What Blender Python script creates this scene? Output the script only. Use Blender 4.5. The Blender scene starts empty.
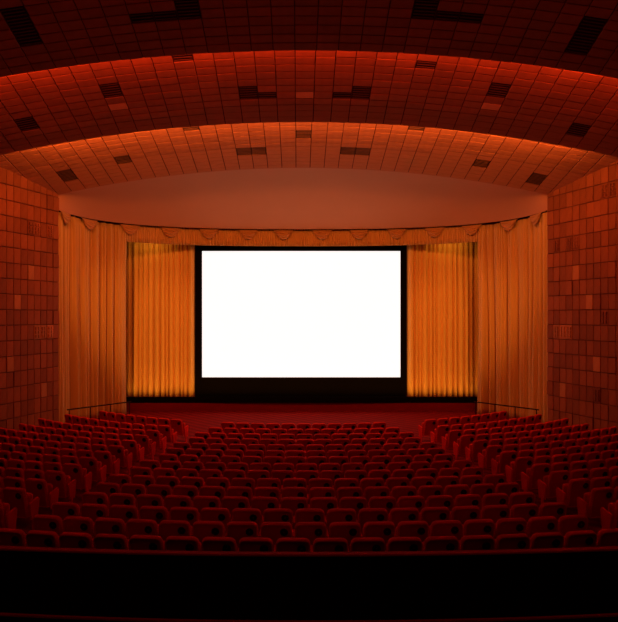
import bpy, math, random
from mathutils import Vector, Matrix, Euler

# ------------------------------------------------------------------ camera, world, lights, exposure
ZC = 4.70            # camera height above the flat floor in front of the stage (metres)
XC = -0.20
F = 600.0            # focal length in pixels of a 618 px wide frame
scene = bpy.context.scene
col = scene.collection
cam = bpy.data.cameras.new('camera')
cam.sensor_fit = 'HORIZONTAL'
cam.sensor_width = 36.0
cam.lens = 36.0 * F / 618.0
cam.shift_x = 11.0 / 618.0
cam.shift_y = 5.0 / 618.0
cam.clip_end = 200
camo = bpy.data.objects.new('camera', cam)
camo.location = (XC, 0, ZC)
camo.rotation_euler = (math.pi / 2, 0, 0)
col.objects.link(camo)
scene.camera = camo

world = bpy.data.worlds.new('world')
scene.world = world
world.use_nodes = True
world.node_tree.nodes['Background'].inputs[0].default_value = (0.02, 0.004, 0.002, 1)
world.node_tree.nodes['Background'].inputs[1].default_value = 0.0
scene.view_settings.view_transform = 'Standard'
scene.view_settings.look = 'None'
scene.view_settings.gamma = 1.0
scene.view_settings.use_curve_mapping = False
scene.view_settings.exposure = 0.0

VAULT_R = 45.0
RED = (1.0, 0.10, 0.02)
DEEP = (1.0, 0.055, 0.012)
ORANGE = (1.0, 0.31, 0.06)
AMBER = (1.0, 0.42, 0.06)


def area(loc, target, sx, sy, power, color, spread=180):
    l = bpy.data.lights.new('area_lamp', 'AREA')
    l.shape = 'RECTANGLE'
    l.size = sx
    l.size_y = sy
    l.energy = power
    l.color = color
    l.spread = math.radians(spread)
    o = bpy.data.objects.new('area_lamp', l)
    o.location = loc
    d = Vector(target) - Vector(loc)
    o.rotation_euler = d.to_track_quat('-Z', 'Y').to_euler()
    col.objects.link(o)
    return o


# lamp strips in the coves between the vaults, plus two added ones farther back
def lamp_strip_row(y, zrel, half, n, power, color, aim):
    for i in range(n):
        x = -half + (i + 0.5) * 2 * half / n
        z = ZC + zrel - x * x / (2 * VAULT_R)
        area((x, y, z), (x, y + aim[0], z + aim[1]), 2 * half / n * 0.98, 0.12, power, color)


lamp_strip_row(4.6, 9.10, 12.0, 6, 26.0, DEEP, (1.0, -0.9))  # added strip under the rear ceiling, lights seat backs and parapet rail
lamp_strip_row(11.15, 8.72, 11.5, 8, 80.0, DEEP, (1.0, -0.2))  # added strip out of view, brightens the nearest vault and the seats
lamp_strip_row(15.66, 7.18, 10.6, 10, 20.0, RED, (1.0, -0.3))
lamp_strip_row(19.45, 6.58, 9.6, 10, 62.0, ORANGE, (1.0, -0.35))
# footlight strips in the black trough along the stage
for fx in (-7.0, -3.5, 0.0, 3.5, 7.0):
    area((fx, 29.12, ZC - 4.05), (fx, 29.12 - 0.25, ZC - 2.0), 3.3, 0.10, 16 if abs(fx) > 4 else 34, AMBER)
# batten lamps hung behind the valance
area((-7.4, 29.08, ZC + 3.85), (-7.4, 29.8, ZC + 0.6), 1.5, 0.10, 8, AMBER)
area((7.3, 29.08, ZC + 3.85), (7.3, 29.8, ZC + 0.6), 1.5, 0.10, 8, AMBER)

# added spots below the first vault, brightening the curtains and their folds
for sg in (-1, 1):
    l = bpy.data.lights.new('added_curtain_spot', 'SPOT')
    l.energy = 4400
    l.color = (1.0, 0.40, 0.07)
    l.spot_size = math.radians(22)
    l.spot_blend = 1.0
    l.shadow_soft_size = 0.15
    o = bpy.data.objects.new('added_curtain_spot', l)
    o.location = (sg * 7.5, 11.2, ZC + 6.9)
    d = Vector((sg * 7.3, 29.5, ZC - 0.9)) - o.location
    o.rotation_euler = d.to_track_quat('-Z', 'Y').to_euler()
    col.objects.link(o)

# ------------------------------------------------------------------ helpers
rng = random.Random(7)


def nodes_of(m):
    m.use_nodes = True
    nt = m.node_tree
    return nt, nt.nodes['Principled BSDF'], nt.nodes, nt.links


def mat(name, color, rough=0.8, var=0.0, noise=0.0, nscale=(8, 8, 8), bump=0.0, spec=0.03, sheen=0.0, metal=0.0):
    """procedural material: base colour, per-object variation, stretched noise grain and fine bump"""
    m = bpy.data.materials.new(name)
    nt, b, N, L = nodes_of(m)
    b.inputs['Roughness'].default_value = rough
    b.inputs['Specular IOR Level'].default_value = spec
    b.inputs['Metallic'].default_value = metal
    b.inputs['Sheen Weight'].default_value = sheen
    b.inputs['Base Color'].default_value = (*color, 1)
    tc = N.new('ShaderNodeTexCoord')
    mp = N.new('ShaderNodeMapping')
    mp.inputs['Scale'].default_value = nscale
    L.new(tc.outputs['Object'], mp.inputs['Vector'])
    nz = N.new('ShaderNodeTexNoise')
    nz.inputs['Scale'].default_value = 1.0
    nz.inputs['Detail'].default_value = 4.0
    L.new(mp.outputs[0], nz.inputs['Vector'])
    oi = N.new('ShaderNodeObjectInfo')
    m1 = N.new('ShaderNodeMath'); m1.operation = 'MULTIPLY_ADD'
    m1.inputs[1].default_value = 2 * noise
    m1.inputs[2].default_value = 1.0 - noise
    L.new(nz.outputs['Fac'], m1.inputs[0])
    m2 = N.new('ShaderNodeMath'); m2.operation = 'MULTIPLY_ADD'
    m2.inputs[1].default_value = 2 * var
    m2.inputs[2].default_value = 1.0 - var
    L.new(oi.outputs['Random'], m2.inputs[0])
    m3 = N.new('ShaderNodeMath'); m3.operation = 'MULTIPLY'
    L.new(m1.outputs[0], m3.inputs[0]); L.new(m2.outputs[0], m3.inputs[1])
    hs = N.new('ShaderNodeHueSaturation')
    hs.inputs['Color'].default_value = (*color, 1)
    L.new(m3.outputs[0], hs.inputs['Value'])
    L.new(hs.outputs[0], b.inputs['Base Color'])
    if bump:
        bp = N.new('ShaderNodeBump')
        bp.inputs['Strength'].default_value = bump
        bp.inputs['Distance'].default_value = 0.02
        L.new(nz.outputs['Fac'], bp.inputs['Height'])
        L.new(bp.outputs[0], b.inputs['Normal'])
    return m


M = {}
M['ceil_tile'] = mat('ceiling_tile_wood', (0.48, 0.145, 0.06), 0.75, var=0.10, noise=0.22, nscale=(3, 26, 6), bump=0.25)
M['ceil_pale'] = mat('ceiling_tile_pale', (0.95, 0.36, 0.17), 0.75, noise=0.10, nscale=(3, 26, 6))
M['ceil_back'] = mat('ceiling_joint', (0.11, 0.026, 0.012), 0.9)
M['grille'] = mat('vent_dark', (0.035, 0.012, 0.007), 0.7)
M['slat'] = mat('vent_slat', (0.17, 0.055, 0.026), 0.6, noise=0.2)
M['wall_tile'] = mat('wall_tile_ceramic', (0.30, 0.072, 0.024), 0.55, var=0.18, noise=0.25, nscale=(9, 9, 3), bump=0.3)
M['wall_pale'] = mat('wall_tile_pale', (0.50, 0.150, 0.050), 0.5, var=0.15, noise=0.2, nscale=(9, 9, 3), bump=0.3)
M['wall_back'] = mat('wall_joint', (0.15, 0.034, 0.013), 0.9)
M['wall_plain'] = mat('wall_plaster', (0.25, 0.06, 0.03), 0.9, noise=0.1)
M['soffit'] = mat('soffit_plaster', (0.62, 0.235, 0.12), 0.85, noise=0.06, nscale=(0.6, 0.6, 0.6))
M['recess'] = mat('recess_plaster', (0.45, 0.15, 0.07), 0.9, noise=0.06)
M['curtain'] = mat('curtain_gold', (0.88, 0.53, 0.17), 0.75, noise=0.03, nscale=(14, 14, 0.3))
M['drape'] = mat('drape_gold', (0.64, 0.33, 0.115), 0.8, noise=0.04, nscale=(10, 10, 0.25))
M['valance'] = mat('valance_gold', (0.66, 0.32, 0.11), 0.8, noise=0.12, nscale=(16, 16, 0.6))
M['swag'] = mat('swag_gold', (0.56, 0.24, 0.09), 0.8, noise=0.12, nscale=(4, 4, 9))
M['black'] = mat('masking_black', (0.004, 0.003, 0.003), 0.95, spec=0.05)
M['parapet'] = mat('parapet_black', (0.007, 0.005, 0.005), 0.9, noise=0.3, spec=0.08)
M['rail_red'] = mat('rail_red_velvet', (0.40, 0.012, 0.008), 0.85, noise=0.15, nscale=(5, 5, 30))
M['stage'] = mat('stage_carpet', (0.22, 0.008, 0.007), 0.95, noise=0.2, nscale=(5, 5, 30))
M['seat'] = mat('seat_velvet', (0.66, 0.032, 0.014), 0.85, var=0.10, noise=0.15, nscale=(20, 20, 20))
M['seat_rear'] = mat('seat_rear_cloth', (0.52, 0.016, 0.012), 0.9, var=0.12, noise=0.15, nscale=(20, 20, 20))
M['seat_end'] = mat('seat_end_panel', (0.85, 0.03, 0.018), 0.7, var=0.08, noise=0.15, nscale=(6, 6, 2))
M['insert'] = mat('insert_dark', (0.035, 0.006, 0.005), 0.6)
M['insert_hub'] = mat('insert_hub', (0.10, 0.03, 0.025), 0.4)
M['rail_metal'] = mat('handrail_metal', (0.03, 0.012, 0.008), 0.45, metal=0.6)

# carpet: woven diagonal figure
m = mat('floor_carpet', (0.24, 0.007, 0.004), 0.95, noise=0.2, nscale=(6, 6, 6))
nt, b, N, L = nodes_of(m)
tc = N.new('ShaderNodeTexCoord')
wv = N.new('ShaderNodeTexWave'); wv.wave_type = 'BANDS'; wv.bands_direction = 'DIAGONAL'
wv.inputs['Scale'].default_value = 1.1; wv.inputs['Distortion'].default_value = 0.4
L.new(tc.outputs['Object'], wv.inputs['Vector'])
mx = N.new('ShaderNodeMix'); mx.data_type = 'RGBA'; mx.blend_type = 'MULTIPLY'
src = b.inputs['Base Color'].links[0].from_socket
rp = N.new('ShaderNodeMapRange'); rp.inputs[3].default_value = 0.6; rp.inputs[4].default_value = 1.1
L.new(wv.outputs['Fac'], rp.inputs[0])
mx.inputs[0].default_value = 1.0
L.new(src, mx.inputs[6]); L.new(rp.outputs[0], mx.inputs[7])
L.new(mx.outputs[2], b.inputs['Base Color'])
M['carpet'] = m

# the lit projection screen gives off light
m = bpy.data.materials.new('screen_light')
nt, b, N, L = nodes_of(m)
b.inputs['Base Color'].default_value = (0.8, 0.8, 0.8, 1)
b.inputs['Emission Color'].default_value = (1.0, 0.985, 0.97, 1)
b.inputs['Emission Strength'].default_value = 1.0
M['screen'] = m


class MB:
    def __init__(s):
        s.v = []; s.f = []

    def add(s, vs, fs, mtx=None):
        o = len(s.v)
        s.v += [tuple(mtx @ Vector(p)) if mtx else tuple(p) for p in vs]
        s.f += [tuple(i + o for i in f) for f in fs]

    def box(s, x0, x1, y0, y1, z0, z1, mtx=None):
        vs = [(x0, y0, z0), (x1, y0, z0), (x1, y1, z0), (x0, y1, z0), (x0, y0, z1), (x1, y0, z1), (x1, y1, z1), (x0, y1, z1)]
        fs = [(0, 3, 2, 1), (4, 5, 6, 7), (0, 1, 5, 4), (1, 2, 6, 5), (2, 3, 7, 6), (3, 0, 4, 7)]
        s.add(vs, fs, mtx)

    def rings(s, rings, close=True, caps=True, mtx=None):
        n = len(rings[0]); vs = [p for r in rings for p in r]; fs = []
        for k in range(len(rings) - 1):
            for i in range(n if close else n - 1):
                j = (i + 1) % n
                fs.append((k * n + i, k * n + j, (k + 1) * n + j, (k + 1) * n + i))
        if caps:
            fs.append(tuple(reversed(range(n))))
            fs.append(tuple((len(rings) - 1) * n + i for i in range(n)))
        s.add(vs, fs, mtx)

    def tube(s, pts, r, n=8):
        rs = []
        for i, p in enumerate(pts):
            a = Vector(pts[max(0, i - 1)]); c = Vector(pts[min(len(pts) - 1, i + 1)])
            t = (c - a).normalized()
            u = t.cross(Vector((0, 0, 1)))
            if u.length < 1e-3: u = t.cross(Vector((1, 0, 0)))
            u.normalize(); w = u.cross(t)
            rs.append([tuple(Vector(p) + r * (math.cos(2 * math.pi * k / n) * u + math.sin(2 * math.pi * k / n) * w)) for k in range(n)])
        s.rings(rs)

    def grid(s, fn, nu, nv):
        vs = [fn(i / nu, j / nv) for j in range(nv + 1) for i in range(nu + 1)]
        fs = [(j * (nu + 1) + i, j * (nu + 1) + i + 1, (j + 1) * (nu + 1) + i + 1, (j + 1) * (nu + 1) + i) for j in range(nv) for i in range(nu)]
        s.add(vs, fs)

    def mesh(s, name, material, smooth=False):
        me = bpy.data.meshes.new(name)
        me.from_pydata(s.v, [], s.f)
        me.materials.append(material)
        if smooth:
            me.polygons.foreach_set('use_smooth', [True] * len(me.polygons))
        me.update()
        return me

    def build(s, name, material, parent=None, smooth=False):
        return link(name, s.mesh(name, material, smooth), parent)


def link(name, data, parent=None, mtx=None):
    o = bpy.data.objects.new(name, data)
    col.objects.link(o)
    if parent: o.parent = parent
    if mtx is not None: o.matrix_local = mtx
    return o


def tag(o, label, cat, group=None, kind=None):
    o['label'] = label
    o['category'] = cat
    if group: o['group'] = group
    if kind: o['kind'] = kind
    return o


def empty(name, loc=(0, 0, 0), rz=0):
    o = bpy.data.objects.new(name, None)
    o.empty_display_size = 0.2
    o.location = loc
    o.rotation_euler = (0, 0, rz)
    col.objects.link(o)
    return o


def project(p):
    d = p[1]
    return 298 + F * (p[0] - XC) / d, 316 - F * (p[2] - ZC) / d


ORD = ['zeroth', 'first', 'second', 'third', 'fourth', 'fifth', 'sixth', 'seventh', 'eighth', 'ninth', 'tenth', 'eleventh', 'twelfth',
       'thirteenth', 'fourteenth', 'fifteenth', 'sixteenth', 'seventeenth', 'eighteenth', 'nineteenth', 'twentieth']

# ------------------------------------------------------------------ setting: floor
FLAT = -4.60


def floor_z(y):
    return ZC + max(FLAT, -(3.65 + 0.045 * y))


YS = (0.95 / 0.045)   # where the rake ends
mb = MB()
xs = 16.5
mb.add([(-xs, -3, ZC - 3.515), (xs, -3, ZC - 3.515), (xs, YS, ZC + FLAT), (-xs, YS, ZC + FLAT), (xs, 31.5, ZC + FLAT), (-xs, 31.5, ZC + FLAT),
        (-xs, -3, ZC - 5), (xs, -3, ZC - 5), (xs, 31.5, ZC - 5), (-xs, 31.5, ZC - 5)],
       [(0, 1, 2, 3), (3, 2, 4, 5), (6, 9, 8, 7), (0, 6, 7, 1), (5, 4, 8, 9), (0, 3, 5, 9, 6), (1, 7, 8, 4, 2)])
fl = mb.build('floor', M['carpet'])
tag(fl, 'raked floor with dark red patterned carpet under the seats', 'floor', kind='structure')

# ------------------------------------------------------------------ setting: side walls faced with tiles
WY1, WX1, SPLAY = 24.0, 9.80, 0.355      # wall ends at the proscenium here


def wall_x(y):
    return WX1 + SPLAY * (WY1 - y)


WANG = math.atan(SPLAY)
TW, TH = 0.33, 0.562


def plain_tile_mesh(name, w, h, t, material):
    b = MB()
    e = 0.012
    r = [[(-w / 2, 0, -h / 2), (w / 2, 0, -h / 2), (w / 2, 0, h / 2), (-w / 2, 0, h / 2)],
         [(-w / 2, -t + e, -h / 2), (w / 2, -t + e, -h / 2), (w / 2, -t + e, h / 2), (-w / 2, -t + e, h / 2)],
         [(-w / 2 + e, -t, -h / 2 + e), (w / 2 - e, -t, -h / 2 + e), (w / 2 - e, -t, h / 2 - e), (-w / 2 + e, -t, h / 2 - e)]]
    b.rings(list(reversed(r)))
    return b.mesh(name, material)


def relief_tile_mesh(material):
    b = MB()
    w, h, t = TW - 0.022, TH - 0.026, 0.03
    b.box(-w / 2, w / 2, -t, 0, -h / 2, h / 2)
    for k in range(2):
        for j in range(3):
            x = -w / 2 + 0.05 + k * 0.13
            z = -h / 2 + 0.06 + j * 0.15
            b.box(x, x + 0.085, -t - 0.05, -t, z, z + 0.11)
    return b.mesh('relief_tile', material)


wall_tile_me = plain_tile_mesh('wall_tile', TW - 0.018, TH - 0.024, 0.035, M['wall_tile'])
relief_me = relief_tile_mesh(M['wall_tile'])
relief_pale_me = relief_tile_mesh(M['wall_pale'])
wall_pale_me = plain_tile_mesh('pale_wall_tile', TW - 0.018, TH - 0.024, 0.05, M['wall_pale'])


def ceiling_z(y):
    """height of the ceiling crown above the camera at depth y (for wall tops)"""
    if y > 19.2: return 5.94 + 0.247 * (24.0 - y)
    if y > 15.5: return 6.22 + 0.364 * (19.2 - y)
    return 6.87 + 0.36 * (15.5 - y)


def side_wall(side):
    s = -1 if side == 'left' else 1
    b = MB()
    x1, x0 = s * wall_x(WY1), s * wall_x(-3.0)
    t = s * 0.35
    for (ya, yb) in ((-3.0, WY1),):
        xa, xb = s * wall_x(ya), s * wall_x(yb)
        vs = [(xa, ya, 0), (xb, yb, 0), (xb + t, yb, 0), (xa + t, ya, 0)]
        zt = ZC + 11.0
        zb = ZC + 4.93
        # sloped top, hidden above the vaults
        vs2 = [(xa, ya, zt), (xb, yb, zb), (xb + t, yb, zb), (xa + t, ya, zt)]
        b.add([(p[0], p[1], -0.2) for p in vs] + vs2, [(0, 1, 2, 3), (4, 7, 6, 5), (0, 4, 5, 1), (1, 5, 6, 2), (2, 6, 7, 3), (3, 7, 4, 0)])
    w = b.build('wall_' + side, M['wall_back'])
    tag(w, '%s side wall faced with small upright brown tiles' % side, 'wall', kind='structure')
    # frame of the wall face: origin at the proscenium corner; local x along the wall towards the back of the hall, -y into the room
    ang = WANG
    if s < 0:
        # face normal (+x, towards room); local x axis points to the corner
        ex = Vector((SPLAY, 1, 0)).normalized()       # towards the stage along left wall (x grows from -)
        ny = Vector((-1, SPLAY, 0)).normalized()      # +y local, into the wall
    else:
        ex = Vector((SPLAY, -1, 0)).normalized()      # away from the stage along right wall
        ny = Vector((1, SPLAY, 0)).normalized()
    org = Vector((s * wall_x(WY1), WY1, ZC))
    adv = -ex if s < 0 else ex                        # from the corner towards the back
    R = Matrix((ex, ny, Vector((0, 0, 1)))).transposed().to_4x4()
    special = {}
    if s < 0:
        for c, rr in ((1, 8), (2, 8), (3, 8), (1, 1), (3, 1), (4, 1)): special[(c, rr)] = 1
    else:
        for c, rr in ((1, 8), (2, 8), (3, 8), (8, -1), (9, -1), (3, 2), (4, 2), (1, 2), (8, 7), (7, 12)): special[(c, rr)] = 1
    far = MB()
    local = random.Random(3 if s < 0 else 5)
    fwd = plain = None
    nl = math.sqrt(1 + SPLAY * SPLAY)
    for c in range(0, 46):
        for r in range(-8, 16):
            z1 = 4.16 - TH * r
            z0 = z1 - TH
            if z1 < -4.6: continue
            cen = org + adv * ((c + 0.5) * TW) + Vector((0, 0, (z0 + z1) / 2))
            y = cen.y
            if ZC + ceiling_z(y) - wall_x(y) ** 2 / (2 * VAULT_R) + 0.22 < ZC + z0: continue
            out = local.uniform(0.0, 0.022)
            if local.random() < 0.12: out += 0.02
            rot = Matrix.Rotation(math.radians(local.uniform(-1.6, 1.6)), 4, 'Z') @ Matrix.Rotation(math.radians(local.uniform(-0.8, 0.8)), 4, 'X')
            mt = Matrix.Translation(cen - ny * out) @ R @ rot
            if c < 10:
                if z0 < -4.55: continue
                if (c, r) in special:
                    link('relief_tile', relief_pale_me if r == 8 else relief_me, w, mt)
                elif (c, r) in ((4, 4), (6, 6), (2, 12), (7, 10)):
                    link('pale_tile', wall_pale_me, w, mt)
                else:
                    link('tile', wall_tile_me, w, mt)
            else:
                far.box(-TW / 2 + .009, TW / 2 - .009, -0.035, 0, -TH / 2 + .012, TH / 2 - .012, mt)
    o = far.build('tile_field', M['wall_tile'], w)
    o['kind'] = 'stuff'
    return w


side_wall('left')
side_wall('right')

b = MB(); b.box(-17, 17, -3.3, -3.0, -0.2, ZC + 11)
tag(b.build('wall_back', M['wall_plain']), 'plain dark rear wall behind the camera', 'wall', kind='structure')
b = MB(); b.box(-11, 11, 31.3, 31.5, 0, ZC + 7)
b.box(-11, -10.6, WY1 + 0.02, 31.3, 0.0, ZC + 7); b.box(10.6, 11, WY1 + 0.02, 31.3, 0.0, ZC + 7)
tag(b.build('wall_front', M['wall_back']), 'dark stage wall hidden behind the gold curtains', 'wall', kind='structure')

# ------------------------------------------------------------------ setting: vaulted ceiling in stepped bands of tiles
CW, CT = 0.56, 0.28


def ceil_point(band, x, y):
    return ZC + band['z1'] + band['k'] * (band['y1'] - y) - x * x / (2 * VAULT_R)


BANDS = [dict(y0=11.0, y1=15.5, z1=6.87, k=0.36, hw=13.2, name='nearest'),
         dict(y0=15.0, y1=19.2, z1=6.22, k=0.364, hw=12.0, name='middle'),
         dict(y0=18.7, y1=24.0, z1=5.94, k=0.247, hw=11.2, name='farthest')]


def unproject(band, px, py):
    """where the sight line through a photograph pixel meets the vault: used to find which tile is a vent"""
    y = 15.0
    for _ in range(60):
        x = XC + (px - 298) / F * y
        zz = ceil_point(band, x, y) - ZC
        y += (zz / ((316 - py) / F) - y) * 0.4
    return XC + (px - 298) / F * y, y


ceil_tile_me = plain_tile_mesh('ceiling_tile', CW - 0.024, CT - 0.018, 0.035, M['ceil_tile'])
ceil_pale_me = plain_tile_mesh('ceiling_tile_pale', CW - 0.030, CT - 0.012, 0.035, M['ceil_pale'])
gb = MB(); gb.box(-CW / 2 + .015, CW / 2 - .015, -0.004, 0, -CT / 2 + .006, CT / 2 - .006)
grille_me = gb.mesh('vent_grille', M['grille'])
sb = MB()
for k in range(3):
    zz = -CT / 2 + 0.05 + k * 0.09
    sb.box(-CW / 2 + .03, CW / 2 - .03, -0.03, -0.012, zz - 0.012, zz + 0.012)
slat_me = sb.mesh('grille_slats', M['slat'])

# vents and pale tiles, found from the photograph: (px, py, columns, rows)
VENTS = {   # (px, py, rows)
    0: [(25, 25, 4), (142, 15, 1), (166, 12, 1), (190, 7, 2), (425, 8, 2), (448, 17, 1), (470, 18, 1), (585, 32, 4)],
    1: [(186, 58, 1), (427, 61, 1), (115, 86, 2), (250, 90, 2), (268, 94, 1), (342, 94, 1), (361, 91, 2), (35, 122, 2), (572, 127, 2), (496, 90, 2)],
    2: [(191, 129, 1), (416, 130, 1), (304, 132, 2), (246, 152, 2), (260, 152, 2), (348, 152, 2), (362, 153, 2), (124, 158.5, 2), (70, 175, 3),
        (484, 161.5, 2), (536, 180, 3)]}
PALE = {0: [], 1: [(305, 93), (121, 103), (488, 106)], 2: []}

for bi, bd in enumerate(BANDS):
    # backing shell with thickness
    def fn_low(u, v, bd=bd):
        x = (2 * u - 1) * bd['hw']; y = bd['y0'] + v * (bd['y1'] - bd['y0'])
        return (x, y, ceil_point(bd, x, y))
    b = MB()
    b.grid(fn_low, 40, 4)
    b.grid(lambda u, v: (lambda p: (p[0], p[1], p[2] + 0.05))(fn_low(1 - u, v)), 40, 4)
    n = 40
    # front and back edges
    for vv in (0, 1):
        vs = []
        for i in range(n + 1):
            p = fn_low(i / n, vv); vs += [p, (p[0], p[1], p[2] + 0.05)]
        b.add(vs, [(2 * i, 2 * i + 2, 2 * i + 3, 2 * i + 1) if vv == 0 else (2 * i, 2 * i + 1, 2 * i + 3, 2 * i + 2) for i in range(n)])
    # riser that closes the cove between this vault and the one before it
    vs = []
    drop = 0.62 if bi else 0.25
    for i in range(n + 1):
        p = fn_low(i / n, 0); vs += [p, (p[0], p[1], p[2] - drop)]
    b.add(vs, [(2 * i, 2 * i + 1, 2 * i + 3, 2 * i + 2) for i in range(n)])
    co = b.build('ceiling', M['ceil_back'])
    tag(co, '%s of three stepped ceiling vaults covered with oblong tiles' % bd['name'], 'ceiling', kind='structure')
    slope = -math.atan(bd['k'])
    rows = int((bd['y1'] - bd['y0']) * math.sqrt(1 + bd['k'] ** 2) / CT)
    dy = CT / math.sqrt(1 + bd['k'] ** 2)

    def cells(px, py, nr=1):
        x, y = unproject(bd, px, py)
        r0 = int(round((bd['y1'] - y) / dy - nr / 2))
        return [(round(x / CW), r0 + j) for j in range(nr)]
    vents = {c for q in VENTS[bi] for c in cells(*q)}
    pale = {c for q in PALE[bi] for c in cells(*q)}
    cand = []
    nc = int(bd['hw'] / CW)
    for c in range(-nc, nc + 1):
        for r in range(rows):
            x = c * CW; y = bd['y1'] - (r + 0.5) * dy
            if abs(x) > wall_x(y) + 0.3: continue
            z = ceil_point(bd, x, y)
            px, py = project((x, y, z))
            vis = (-15 < px < 633) and py > -12
            hide = {1: 16.1, 2: 20.3}.get(bi, 0)
            cand.append((0 if vis and y > hide else 1, y, c, r, x, y, z))
    cand.sort(key=lambda q: (q[0], q[1]))
    far = MB()
    cnt = 0
    local = random.Random(11 + bi)
    for q in cand:
        _, _, c, r, x, y, z = q
        roll = math.asin(x / VAULT_R)
        # local frame: tile lies in its xz plane, -y is the visible face (down)
        t = Matrix.Translation((x, y, z)) @ Matrix.Rotation(roll, 4, 'Y') @ Matrix.Rotation(slope + math.pi / 2, 4, 'X')
        if (c, r) in vents:
            g = link('vent_grille', grille_me, co, t)
            link('grille_slats', slat_me, g)
        elif (c, r) in pale:
            link('pale_tile', ceil_pale_me, co, t)
            cnt += 1
        elif q[0] == 0 and cnt < 296:
            jit = Matrix.Translation((0, local.uniform(-0.004, 0.004), 0)) @ Matrix.Rotation(math.radians(local.uniform(-0.6, 0.6)), 4, 'X')
            link('tile', ceil_tile_me, co, t @ jit)
            cnt += 1
        else:
            far.box(-CW / 2 + .015, CW / 2 - .015, -0.03, 0, -CT / 2 + .009, CT / 2 - .009, t)
    o = far.build('tile_field', M['ceil_tile'], co)
    o['kind'] = 'stuff'

# plain rear ceiling above the camera
b = MB()
b.grid(lambda u, v: ((2 * u - 1) * 16.5, -3 + v * 14.1, ZC + 9.3 - ((2 * u - 1) * 16.5) ** 2 / (2 * VAULT_R)), 24, 3)
b.grid(lambda u, v: ((1 - 2 * u) * 16.5, -3 + v * 14.1, ZC + 9.4 - ((2 * u - 1) * 16.5) ** 2 / (2 * VAULT_R)), 24, 3)
tag(b.build('ceiling', M['wall_plain']), 'plain dark ceiling over the rear of the hall', 'ceiling', kind='structure')

# ------------------------------------------------------------------ proscenium soffit and curtain track
TA, TB, TN, TY = 9.86, 5.60, 2.5, 24.10
TRACK_Z = 4.25


def track(th):
    c, s = math.cos(th), math.sin(th)
    return (-TA * math.copysign(abs(c) ** (2 / TN), c), TY + TB * abs(s) ** (2 / TN))


# arc-length table of the track, from the left corner (0) to the right corner (1)
TP = [track(math.pi * i / 2000) for i in range(2001)]
TL = [0.0]
for i in range(2000):
    TL.append(TL[-1] + math.dist(TP[i], TP[i + 1]))
TLEN = TL[-1]


def track_at(sv):
    import bisect
    sv = min(max(sv, 0.0), TLEN)
    i = min(max(bisect.bisect_right(TL, sv) - 1, 0), 1999)
    f = (sv - TL[i]) / max(TL[i + 1] - TL[i], 1e-9)
    p, q = TP[i], TP[i + 1]
    x = p[0] + f * (q[0] - p[0]); y = p[1] + f * (q[1] - p[1])
    dx, dy_ = q[0] - p[0], q[1] - p[1]
    l = math.hypot(dx, dy_) or 1
    return x, y, dy_ / l, -dx / l        # point and normal towards the hall


def track_s_of_x(x):
    best = min(range(2001), key=lambda i: abs(TP[i][0] - x))
    return TL[best]


EDGE = BANDS[2]


def soffit_fn(u, v):
    # v = 0 on the front edge of the last vault, v = 1 on the track
    hx = 9.85
    sx = (2 * u - 1)
    xa = sx * hx
    pa = (xa, 24.0, ceil_point(EDGE, xa, 24.0))
    s0 = 0.0
    x, y, nx, ny = track_at(s0 + u * (TLEN - 2 * s0))
    pb = (x + nx * 0.30 * (1 - abs(sx) ** 6), y + ny * 0.30 * (1 - abs(sx) ** 6), ZC + TRACK_Z)
    k = v
    z = pa[2] + (pb[2] - pa[2]) * (v ** 1.9)
    return (pa[0] + (pb[0] - pa[0]) * k, pa[1] + (pb[1] - pa[1]) * k, z)


b = MB()
b.grid(soffit_fn, 80, 14)
b.grid(lambda u, v: (lambda p: (p[0], p[1], p[2] + 0.10))(soffit_fn(1 - u, v)), 80, 14)
for uu in (0, 1):
    vs = []
    for j in range(15):
        p = soffit_fn(uu, j / 14); vs += [p, (p[0], p[1], p[2] + 0.10)]
    b.add(vs, [(2 * j, 2 * j + 1, 2 * j + 3, 2 * j + 2) for j in range(14)])
tag(b.build('ceiling', M['soffit'], smooth=True), 'smooth plaster soffit between the tiled vault and the curtains', 'ceiling', kind='structure')
b = MB()
b.box(-11, 11, 24.05, 31.4, ZC + 6.6, ZC + 6.7)
tag(b.build('ceiling', M['wall_back']), 'dark void over the stage hidden by the soffit', 'ceiling', kind='structure')

# ------------------------------------------------------------------ stage platform
b = MB()
n = 40
pts = []
for i in range(n + 1):
    x = -8.75 + 17.3 * i / n
    y = 29.0 - 0.30 * (x / 8.7) ** 2
    pts.append((x, y))
ring0 = [(x, y, ZC + FLAT) for x, y in pts] + [(8.55, 31.2, ZC + FLAT), (-8.75, 31.2, ZC + FLAT)]
ring1 = [(p[0], p[1], ZC - 4.19) for p in ring0]
b.rings([ring0, ring1])
tag(b.build('stage_platform', M['stage']), 'low curved stage platform covered in dark red carpet below the screen', 'stage', kind='structure')

# black footlight trough along the stage
t = empty('footlight_trough', (-0.1, 29.1, ZC - 4.19))
hw = 8.52
b = MB(); b.box(-hw, hw, -0.20, -0.15, 0, 0.29); b.build('front_board', M['black'], t)
b = MB(); b.box(-hw, hw, -0.15, 0.25, 0, 0.03); b.build('trough_bed', M['black'], t)
for x in (-hw, hw - 0.04):
    b = MB(); b.box(x, x + .04, -0.15, 0.25, 0.03, 0.23); b.build('end_board', M['black'], t)
tag(t, 'long low black trough along the stage below screen and curtains', 'trough')

# ------------------------------------------------------------------ screen
SX0, SX1 = -0.2 + (202 - 298) / 20.0, -0.2 + (400.5 - 298) / 20.0
SZ0, SZ1 = ZC + (316 - 377.3) / 20.0, ZC + (316 - 251) / 20.0
scr = empty('cinema_screen', ((SX0 + SX1) / 2, 30.0, ZC - 4.19))
tag(scr, 'large brightly lit white screen in a black masking frame', 'screen')
cx = (SX0 + SX1) / 2; cz = ZC - 4.19
w2 = (SX1 - SX0) / 2
b = MB()


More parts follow.
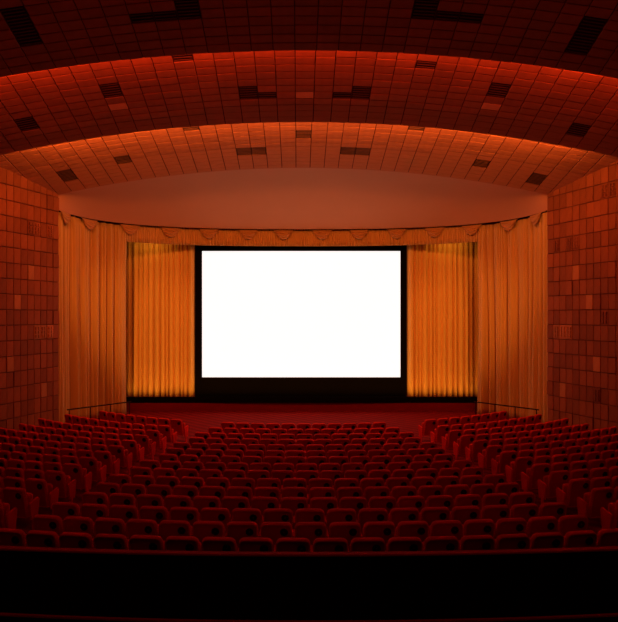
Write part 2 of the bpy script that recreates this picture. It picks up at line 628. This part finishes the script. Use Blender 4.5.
def scr_fn(u, v):
    x = (2 * u - 1) * (w2 + 0.05)
    return (x, 0.12 - 0.10 * (1 - (2 * u - 1) ** 2) + 0.05, SZ0 - 0.05 - cz + v * (SZ1 - SZ0 + 0.10))


b.grid(scr_fn, 24, 2)
b.grid(lambda u, v: (lambda p: (p[0], p[1] + 0.03, p[2]))(scr_fn(1 - u, v)), 24, 2)
b.build('screen_sheet', M['screen'], scr, True)
fx0, fx1 = -0.2 + (195.5 - 298) / 20 - cx, -0.2 + (406 - 298) / 20 - cx
ft = ZC + (316 - 244) / 20 - cz
for nm, (a, c, d, e) in (('side_masking', (fx0, -w2, 0, ft)), ('side_masking', (w2, fx1, 0, ft)),
                         ('top_masking', (-w2, w2, SZ1 - cz, ft)), ('bottom_masking', (-w2, w2, 0.0, SZ0 - cz))):
    b = MB(); b.box(a, c, -0.10, 0.04, d, e); b.build(nm, M['black'], scr)


# ------------------------------------------------------------------ curtains
def cloth(name, fn, nu, nv, material, parent=None, thick=0.015):
    b = MB(); b.grid(fn, nu, nv)
    o = b.build(name, material, parent, True)
    md = o.modifiers.new('thickness', 'SOLIDIFY'); md.thickness = thick; md.offset = 0
    return o


def pleats(width, n, seed, jitter=0.35):
    """fold positions with uneven spacing: returns f(u) in -1..1"""
    r = random.Random(seed)
    edges = [0.0]
    for i in range(n): edges.append(edges[-1] + 1 + r.uniform(-jitter, jitter))
    edges = [e / edges[-1] for e in edges]
    amp = [r.uniform(0.55, 1.0) for _ in range(n)]

    def f(u):
        for i in range(n):
            if u <= edges[i + 1] or i == n - 1:
                q = (u - edges[i]) / (edges[i + 1] - edges[i])
                return amp[i] * 2 * max(math.sin(math.pi * q), 0.0) ** 0.75 - 1
        return 0
    return f


for s, lab, x0, x1 in ((-1, 'left', -9.35, -5.36), (1, 'right', 5.25, 9.2)):
    f1 = pleats(1, 15, 21 + s, 0.4); f2 = pleats(1, 33, 31 + s, 0.5)
    c = empty('stage_curtain', ((x0 + x1) / 2, 29.82, ZC - 4.16))
    h = 4.16 + 4.1
    hw = (x1 - x0) / 2

    def fn(u, v, f1=f1, f2=f2, hw=hw, h=h):
        a = 0.6 + 0.4 * (1 - v)
        return ((2 * u - 1) * hw, -(0.17 * f1(u) * a + 0.03 * f2(u)), v * h)
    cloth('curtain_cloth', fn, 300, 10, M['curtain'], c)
    b = MB(); b.box(-hw, hw, -0.03, 0.03, h, h + 0.06); b.build('heading_rail', M['black'], c)
    tag(c, 'gold pleated stage curtain hanging just %s of the screen' % lab, 'curtain', 'gold curtains beside the screen')

for s, lab in ((-1, 'left'), (1, 'right')):
    s_a = 0.0
    s_b = track_s_of_x(-8.12)
    f1 = pleats(1, 9, 41 + s, 0.5); f2 = pleats(1, 27, 52 + s, 0.5)
    f3 = pleats(1, 12, 71 + s, 0.5)
    base = (s * 9.1, 26.3, ZC + FLAT)
    c = empty('side_drape', base)

    def fn(u, v, s=s, f1=f1, f2=f2, f3=f3, base=base, s_a=s_a, s_b=s_b):
        ub = u + 0.018 * math.sin(7 * u + 3 * (1 - v)) * (1 - v)
        ub = min(max(ub, 0), 1)
        x, y, nx, ny = track_at(s_a + u * (s_b - s_a))
        low = (1 - v)
        off = 0.27 * f1(ub) * (0.25 + 0.75 * low ** 0.6) + 0.06 * f3(u) * v + 0.045 * f2(u)
        x += nx * (off + 0.02); y += ny * (off + 0.02)
        return ((x if s < 0 else -x) - base[0], y - base[1], 0.03 + v * (TRACK_Z - 0.06 - FLAT - 0.03))
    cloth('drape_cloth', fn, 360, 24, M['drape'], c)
    tag(c, 'tall gold side drape hanging in loose folds against the %s tiled wall' % lab, 'drape', 'side drapes at the proscenium')

val = empty('valance', (0, 29.5, ZC + 3.45))
tag(val, 'shallow pleated gold valance with scalloped swags along the curtain track', 'valance')
va, vb = track_s_of_x(-8.3), track_s_of_x(8.15)
f1 = pleats(1, 150, 61, 0.45)


def fn(u, v):
    x, y, nx, ny = track_at(va + u * (vb - va))
    off = 0.035 * f1(u) * (1.1 - 0.5 * v) + 0.03
    return (x + nx * off, y + ny * off - 29.5, v * (TRACK_Z - 3.45 + 0.06))


cloth('pleated_skirt', fn, 1100, 3, M['valance'], val, 0.01)
b = MB(); b.tube([(TP[i][0], TP[i][1] - 29.5, TRACK_Z - 3.45 + 0.0) for i in range(4, 1997, 24)], 0.03, 6)
b.build('curtain_track', M['black'], val)
for px in (62, 87, 129, 170, 209, 248, 284, 322, 359, 397, 435, 473, 511, 539):
    # x of the swag along the track
    bi = min(range(2001), key=lambda i: abs(298 + F * (TP[i][0] - XC) / TP[i][1] - px))
    sc = TL[bi]
    sc = min(max(sc, 0.42), TLEN - 0.42)
    hw = 0.52

    def fn(u, v, sc=sc, hw=hw):
        bell = math.sin(math.pi * u) ** 0.6
        x, y, nx, ny = track_at(sc + (2 * u - 1) * hw * (1 - 0.22 * v))
        dep = 0.46 * v * bell
        off = 0.12 + 0.14 * math.sin(math.pi * min(v * 0.9, 1)) * bell + 0.035 * math.sin(v * 7 * math.pi) * bell
        return (x + nx * off, y + ny * off - 29.5, TRACK_Z - 3.45 - 0.02 - dep)
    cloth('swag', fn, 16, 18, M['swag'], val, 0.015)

# ------------------------------------------------------------------ handrails in front of the side drapes
for s, lab in ((-1, 'left'), (1, 'right')):
    h = empty('handrail', (s * 8.8, 26.2, ZC + FLAT))
    p0 = Vector((s * 9.55 - s * 8.8, 24.3 - 26.2, 0.80)); p1 = Vector((s * 7.60 - s * 8.8, 26.6 - 26.2, 0.80))
    b = MB(); b.tube([tuple(p0), tuple(p1)], 0.028); b.build('rail', M['rail_metal'], h)
    for k in range(4):
        q = p0.lerp(p1, 0.03 + 0.94 * k / 3)
        b = MB(); b.tube([(q.x, q.y, 0), (q.x, q.y, 0.80)], 0.02); b.build('post', M['rail_metal'], h)
    tag(h, 'thin dark metal handrail in front of the %s side drape' % lab, 'handrail', 'handrails by the drapes')

# ------------------------------------------------------------------ parapet behind the last row
YC = 33.5                                 # common centre of the curved rows
PYC = 7.7 + 41.0                          # the parapet bends less than the rows
PR = 41.0
par = empty('parapet', (0, 7.7, floor_z(7.7) - 0.02))
pz = par.location.z


def arc_band(name, r0, r1, z0, z1, material, rr=0.0):
    b = MB(); n = 60; rings = []
    for i in range(n + 1):
        a = math.radians(-18 + 36 * i / n)
        def P(r, z): return (r * math.sin(a), PYC - r * math.cos(a) - 7.7, z - pz)
        if rr:
            prof = [(r0, z0 + rr), (r0, z1 - rr), (r0 + rr, z1), (r1 - rr, z1), (r1, z1 - rr), (r1, z0 + rr), (r1 - rr, z0), (r0 + rr, z0)]
        else:
            prof = [(r0, z0), (r0, z1), (r1, z1), (r1, z0)]
        rings.append([P(r, z) for r, z in prof])
    b.rings(rings)
    return b.build(name, material, par)


arc_band('panel', PR - 0.02, PR + 0.06, pz, ZC - 3.065, M['parapet'])
arc_band('padded_rail', PR - 0.03, PR + 0.07, ZC - 3.065, ZC - 3.035, M['rail_red'], 0.008)
arc_band('base_rail', PR + 0.06, PR + 0.09, ZC - 3.915, ZC - 3.87, M['rail_red'], 0.012)
tag(par, 'curved black parapet with thin red padded rail behind the last row', 'parapet')


# ------------------------------------------------------------------ cinema seats
def rrect(w, z0, z1, rt, rb, y, n=4, inset=0.0):
    x = w / 2 - inset; z0 += inset; z1 -= inset
    rt = max(rt - inset, 0.005); rb = max(rb - inset, 0.005)
    pts = []
    for cx_, cz_, r, a0 in ((x - rt, z1 - rt, rt, 0), (-x + rt, z1 - rt, rt, 90), (-x + rb, z0 + rb, rb, 180), (x - rb, z0 + rb, rb, 270)):
        for k in range(n + 1):
            a = math.radians(a0 + 90 * k / n)
            pts.append((cx_ + r * math.cos(a), y, cz_ + r * math.sin(a)))
    return pts


TILT = Matrix.Translation((0, 0, 0.30)) @ Matrix.Rotation(math.radians(11), 4, 'X') @ Matrix.Translation((0, 0, -0.30))
b = MB()
A = (0.495, 0.26, 0.86, 0.085, 0.03)
b.rings([rrect(*A, -0.028, inset=0.028), rrect(*A, -0.043, inset=0.024), rrect(*A, -0.048, inset=0.013), rrect(*A, -0.036, inset=0.002), rrect(*A, 0.03),
         rrect(*A, 0.05, inset=0.02)], mtx=TILT)
back_me = b.mesh('backrest', M['seat'], True)
b = MB(); b.rings([rrect(*A, -0.038, inset=0.028), rrect(*A, -0.022, inset=0.028)], mtx=TILT)
rear_me = b.mesh('rear_panel', M['seat_rear'])
b = MB()


def disc(r, y): return [(0.12 + r * math.cos(2 * math.pi * k / 14), y, 0.725 + r * math.sin(2 * math.pi * k / 14)) for k in range(14)]


b.rings([disc(0.045, -0.044), disc(0.052, -0.055), disc(0.062, -0.052), disc(0.064, -0.034)], mtx=TILT)
ins_me = b.mesh('round_insert', M['insert'])
b = MB(); b.rings([disc(0.010, -0.060), disc(0.014, -0.044)], mtx=TILT)
hub_me = b.mesh('insert_hub', M['insert_hub'])
b = MB()
C = (0.46, 0.30, 0.70, 0.05, 0.05)
b.rings([rrect(*C, 0.07, inset=0.02), rrect(*C, 0.085), rrect(*C, 0.15), rrect(*C, 0.175, inset=0.03)], mtx=Matrix.Translation((0, 0, 0)))
cush_me = b.mesh('seat_cushion', M['seat'], True)


def arm_mesh(x, name):
    b = MB()
    b.box(x - 0.014, x + 0.014, 0.0, 0.26, 0.0, 0.55)
    b.box(x - 0.024, x + 0.024, 0.012, 0.34, 0.55, 0.595)
    return b.mesh(name, M['seat'])


def end_mesh(x):
    b = MB()
    prof = [(0.05, 0.20), (0.22, 0.20), (0.27, 0.56), (0.24, 0.60), (0.0, 0.54), (0.0, 0.50)]
    b.rings([[(x - 0.022, y, z) for y, z in prof], [(x + 0.022, y, z) for y, z in prof]])
    b.box(x - 0.012, x + 0.012, 0.09, 0.16, 0.0, 0.21)
    return b.mesh('end_panel', M['seat_end'])


PITCH = 0.535
arm_me = arm_mesh(-PITCH / 2, 'armrest')
endL, endR = end_mesh(-PITCH / 2 - 0.005), end_mesh(PITCH / 2 + 0.005)
ROWY = [21.0, 19.7, 18.6, 17.6, 16.65, 15.75, 14.9, 14.08, 13.28, 12.5, 11.74, 10.98, 10.22, 9.46, 8.70]
NROW = len(ROWY)
seats = []
for i in range(NROW):
    R = YC - ROWY[i]
    # centre block
    yr = YC - R
    half = 3.04 + (21.0 - yr) * 0.135
    n = int(round(2 * half / PITCH))
    for k in range(n):
        a = (k - (n - 1) / 2) * PITCH / R
        seats.append(dict(R=R, a=a, blk='centre', row=i, k=k, n=n, endl=(k == 0), endr=(k == n - 1)))
    # side blocks
    start = 4.30 + (21.3 - yr) * 0.108
    a0 = math.asin(start / R)
    for s, nm in ((-1, 'left'), (1, 'right')):
        k = 0
        row = []
        while k < 16:
            a = a0 + (k + 0.5) * PITCH / R
            x, y = R * math.sin(a), YC - R * math.cos(a)
            lim = 8.45 if i == 0 else wall_x(y) - 0.55
            if x + 0.25 > lim or y > 24.9: break
            row.append(dict(R=R, a=s * a, blk=nm, row=i, k=k, endl=(s > 0 and k == 0), endr=(s < 0 and k == 0)))
            k += 1
        if row:
            row[-1]['endl' if s < 0 else 'endr'] = True
        seats += row
vis = []
for q in seats:
    x, y = q['R'] * math.sin(q['a']), YC - q['R'] * math.cos(q['a'])
    q['loc'] = (x, y, floor_z(y))
    q['rz'] = q['a']
    px, py = project((x, y, floor_z(y) + 0.8))
    q['px'] = px
    if -22 < px < 640: vis.append(q)
vis.sort(key=lambda q: q['loc'][1])
GROUP = 'red cinema chairs in curved rows'
print('seats in view', len(vis))
far = MB(); farm = []


def add_far(me, q):
    mt = Matrix.Translation(q['loc']) @ Matrix.Rotation(q['rz'], 4, 'Z')
    return [tuple(mt @ v.co) for v in me.vertices], [tuple(p.vertices) for p in me.polygons]


mats = [M['seat'], M['seat_rear'], M['insert'], M['seat_end']]
fv, ff, fm = [], [], []
for idx, q in enumerate(vis):
    if idx < 300:
        t = empty('cinema_chair', q['loc'], q['rz'])
        link('backrest', back_me, t)
        link('rear_panel', rear_me, t)
        ins = link('round_insert', ins_me, t)
        if idx < 120: link('insert_hub', hub_me, ins)
        link('seat_cushion', cush_me, t)
        if q['endl']: link('end_panel', endL, t)
        else: link('armrest', arm_me, t)
        if q['endr']: link('end_panel', endR, t)
        if q['blk'] == 'centre':
            if q['k'] < q['n'] / 2:
                pos = '%s from left aisle' % ORD[q['k'] + 1]
            else:
                pos = '%s from right aisle' % ORD[q['n'] - q['k']]
            lab = 'red cinema chair, centre block, %s row from the black parapet, %s' % (ORD[NROW - q['row']], pos)
        else:
            lab = 'red cinema chair, %s block, %s row from the stage, %s from the aisle' % (q['blk'], ORD[q['row'] + 1], ORD[q['k'] + 1])
        tag(t, lab, 'chair', GROUP)
    else:
        for mi, me in ((0, back_me), (1, rear_me), (2, ins_me), (0, cush_me)) + (((3, endL),) if q['endl'] else ((0, arm_me),)) + (((3, endR),) if q['endr'] else ()):
            vs, fs = add_far(me, q)
            o = len(fv); fv += vs; ff += [tuple(i + o for i in f) for f in fs]; fm += [mi] * len(fs)
me = bpy.data.meshes.new('cinema_chairs')
me.from_pydata(fv, [], ff)
for mm in mats: me.materials.append(mm)
me.polygons.foreach_set('material_index', fm)
me.update()
if fv:
    o = link('cinema_chairs', me)
    tag(o, 'small red cinema chairs in the front rows nearest the stage', 'chairs', GROUP, 'stuff')
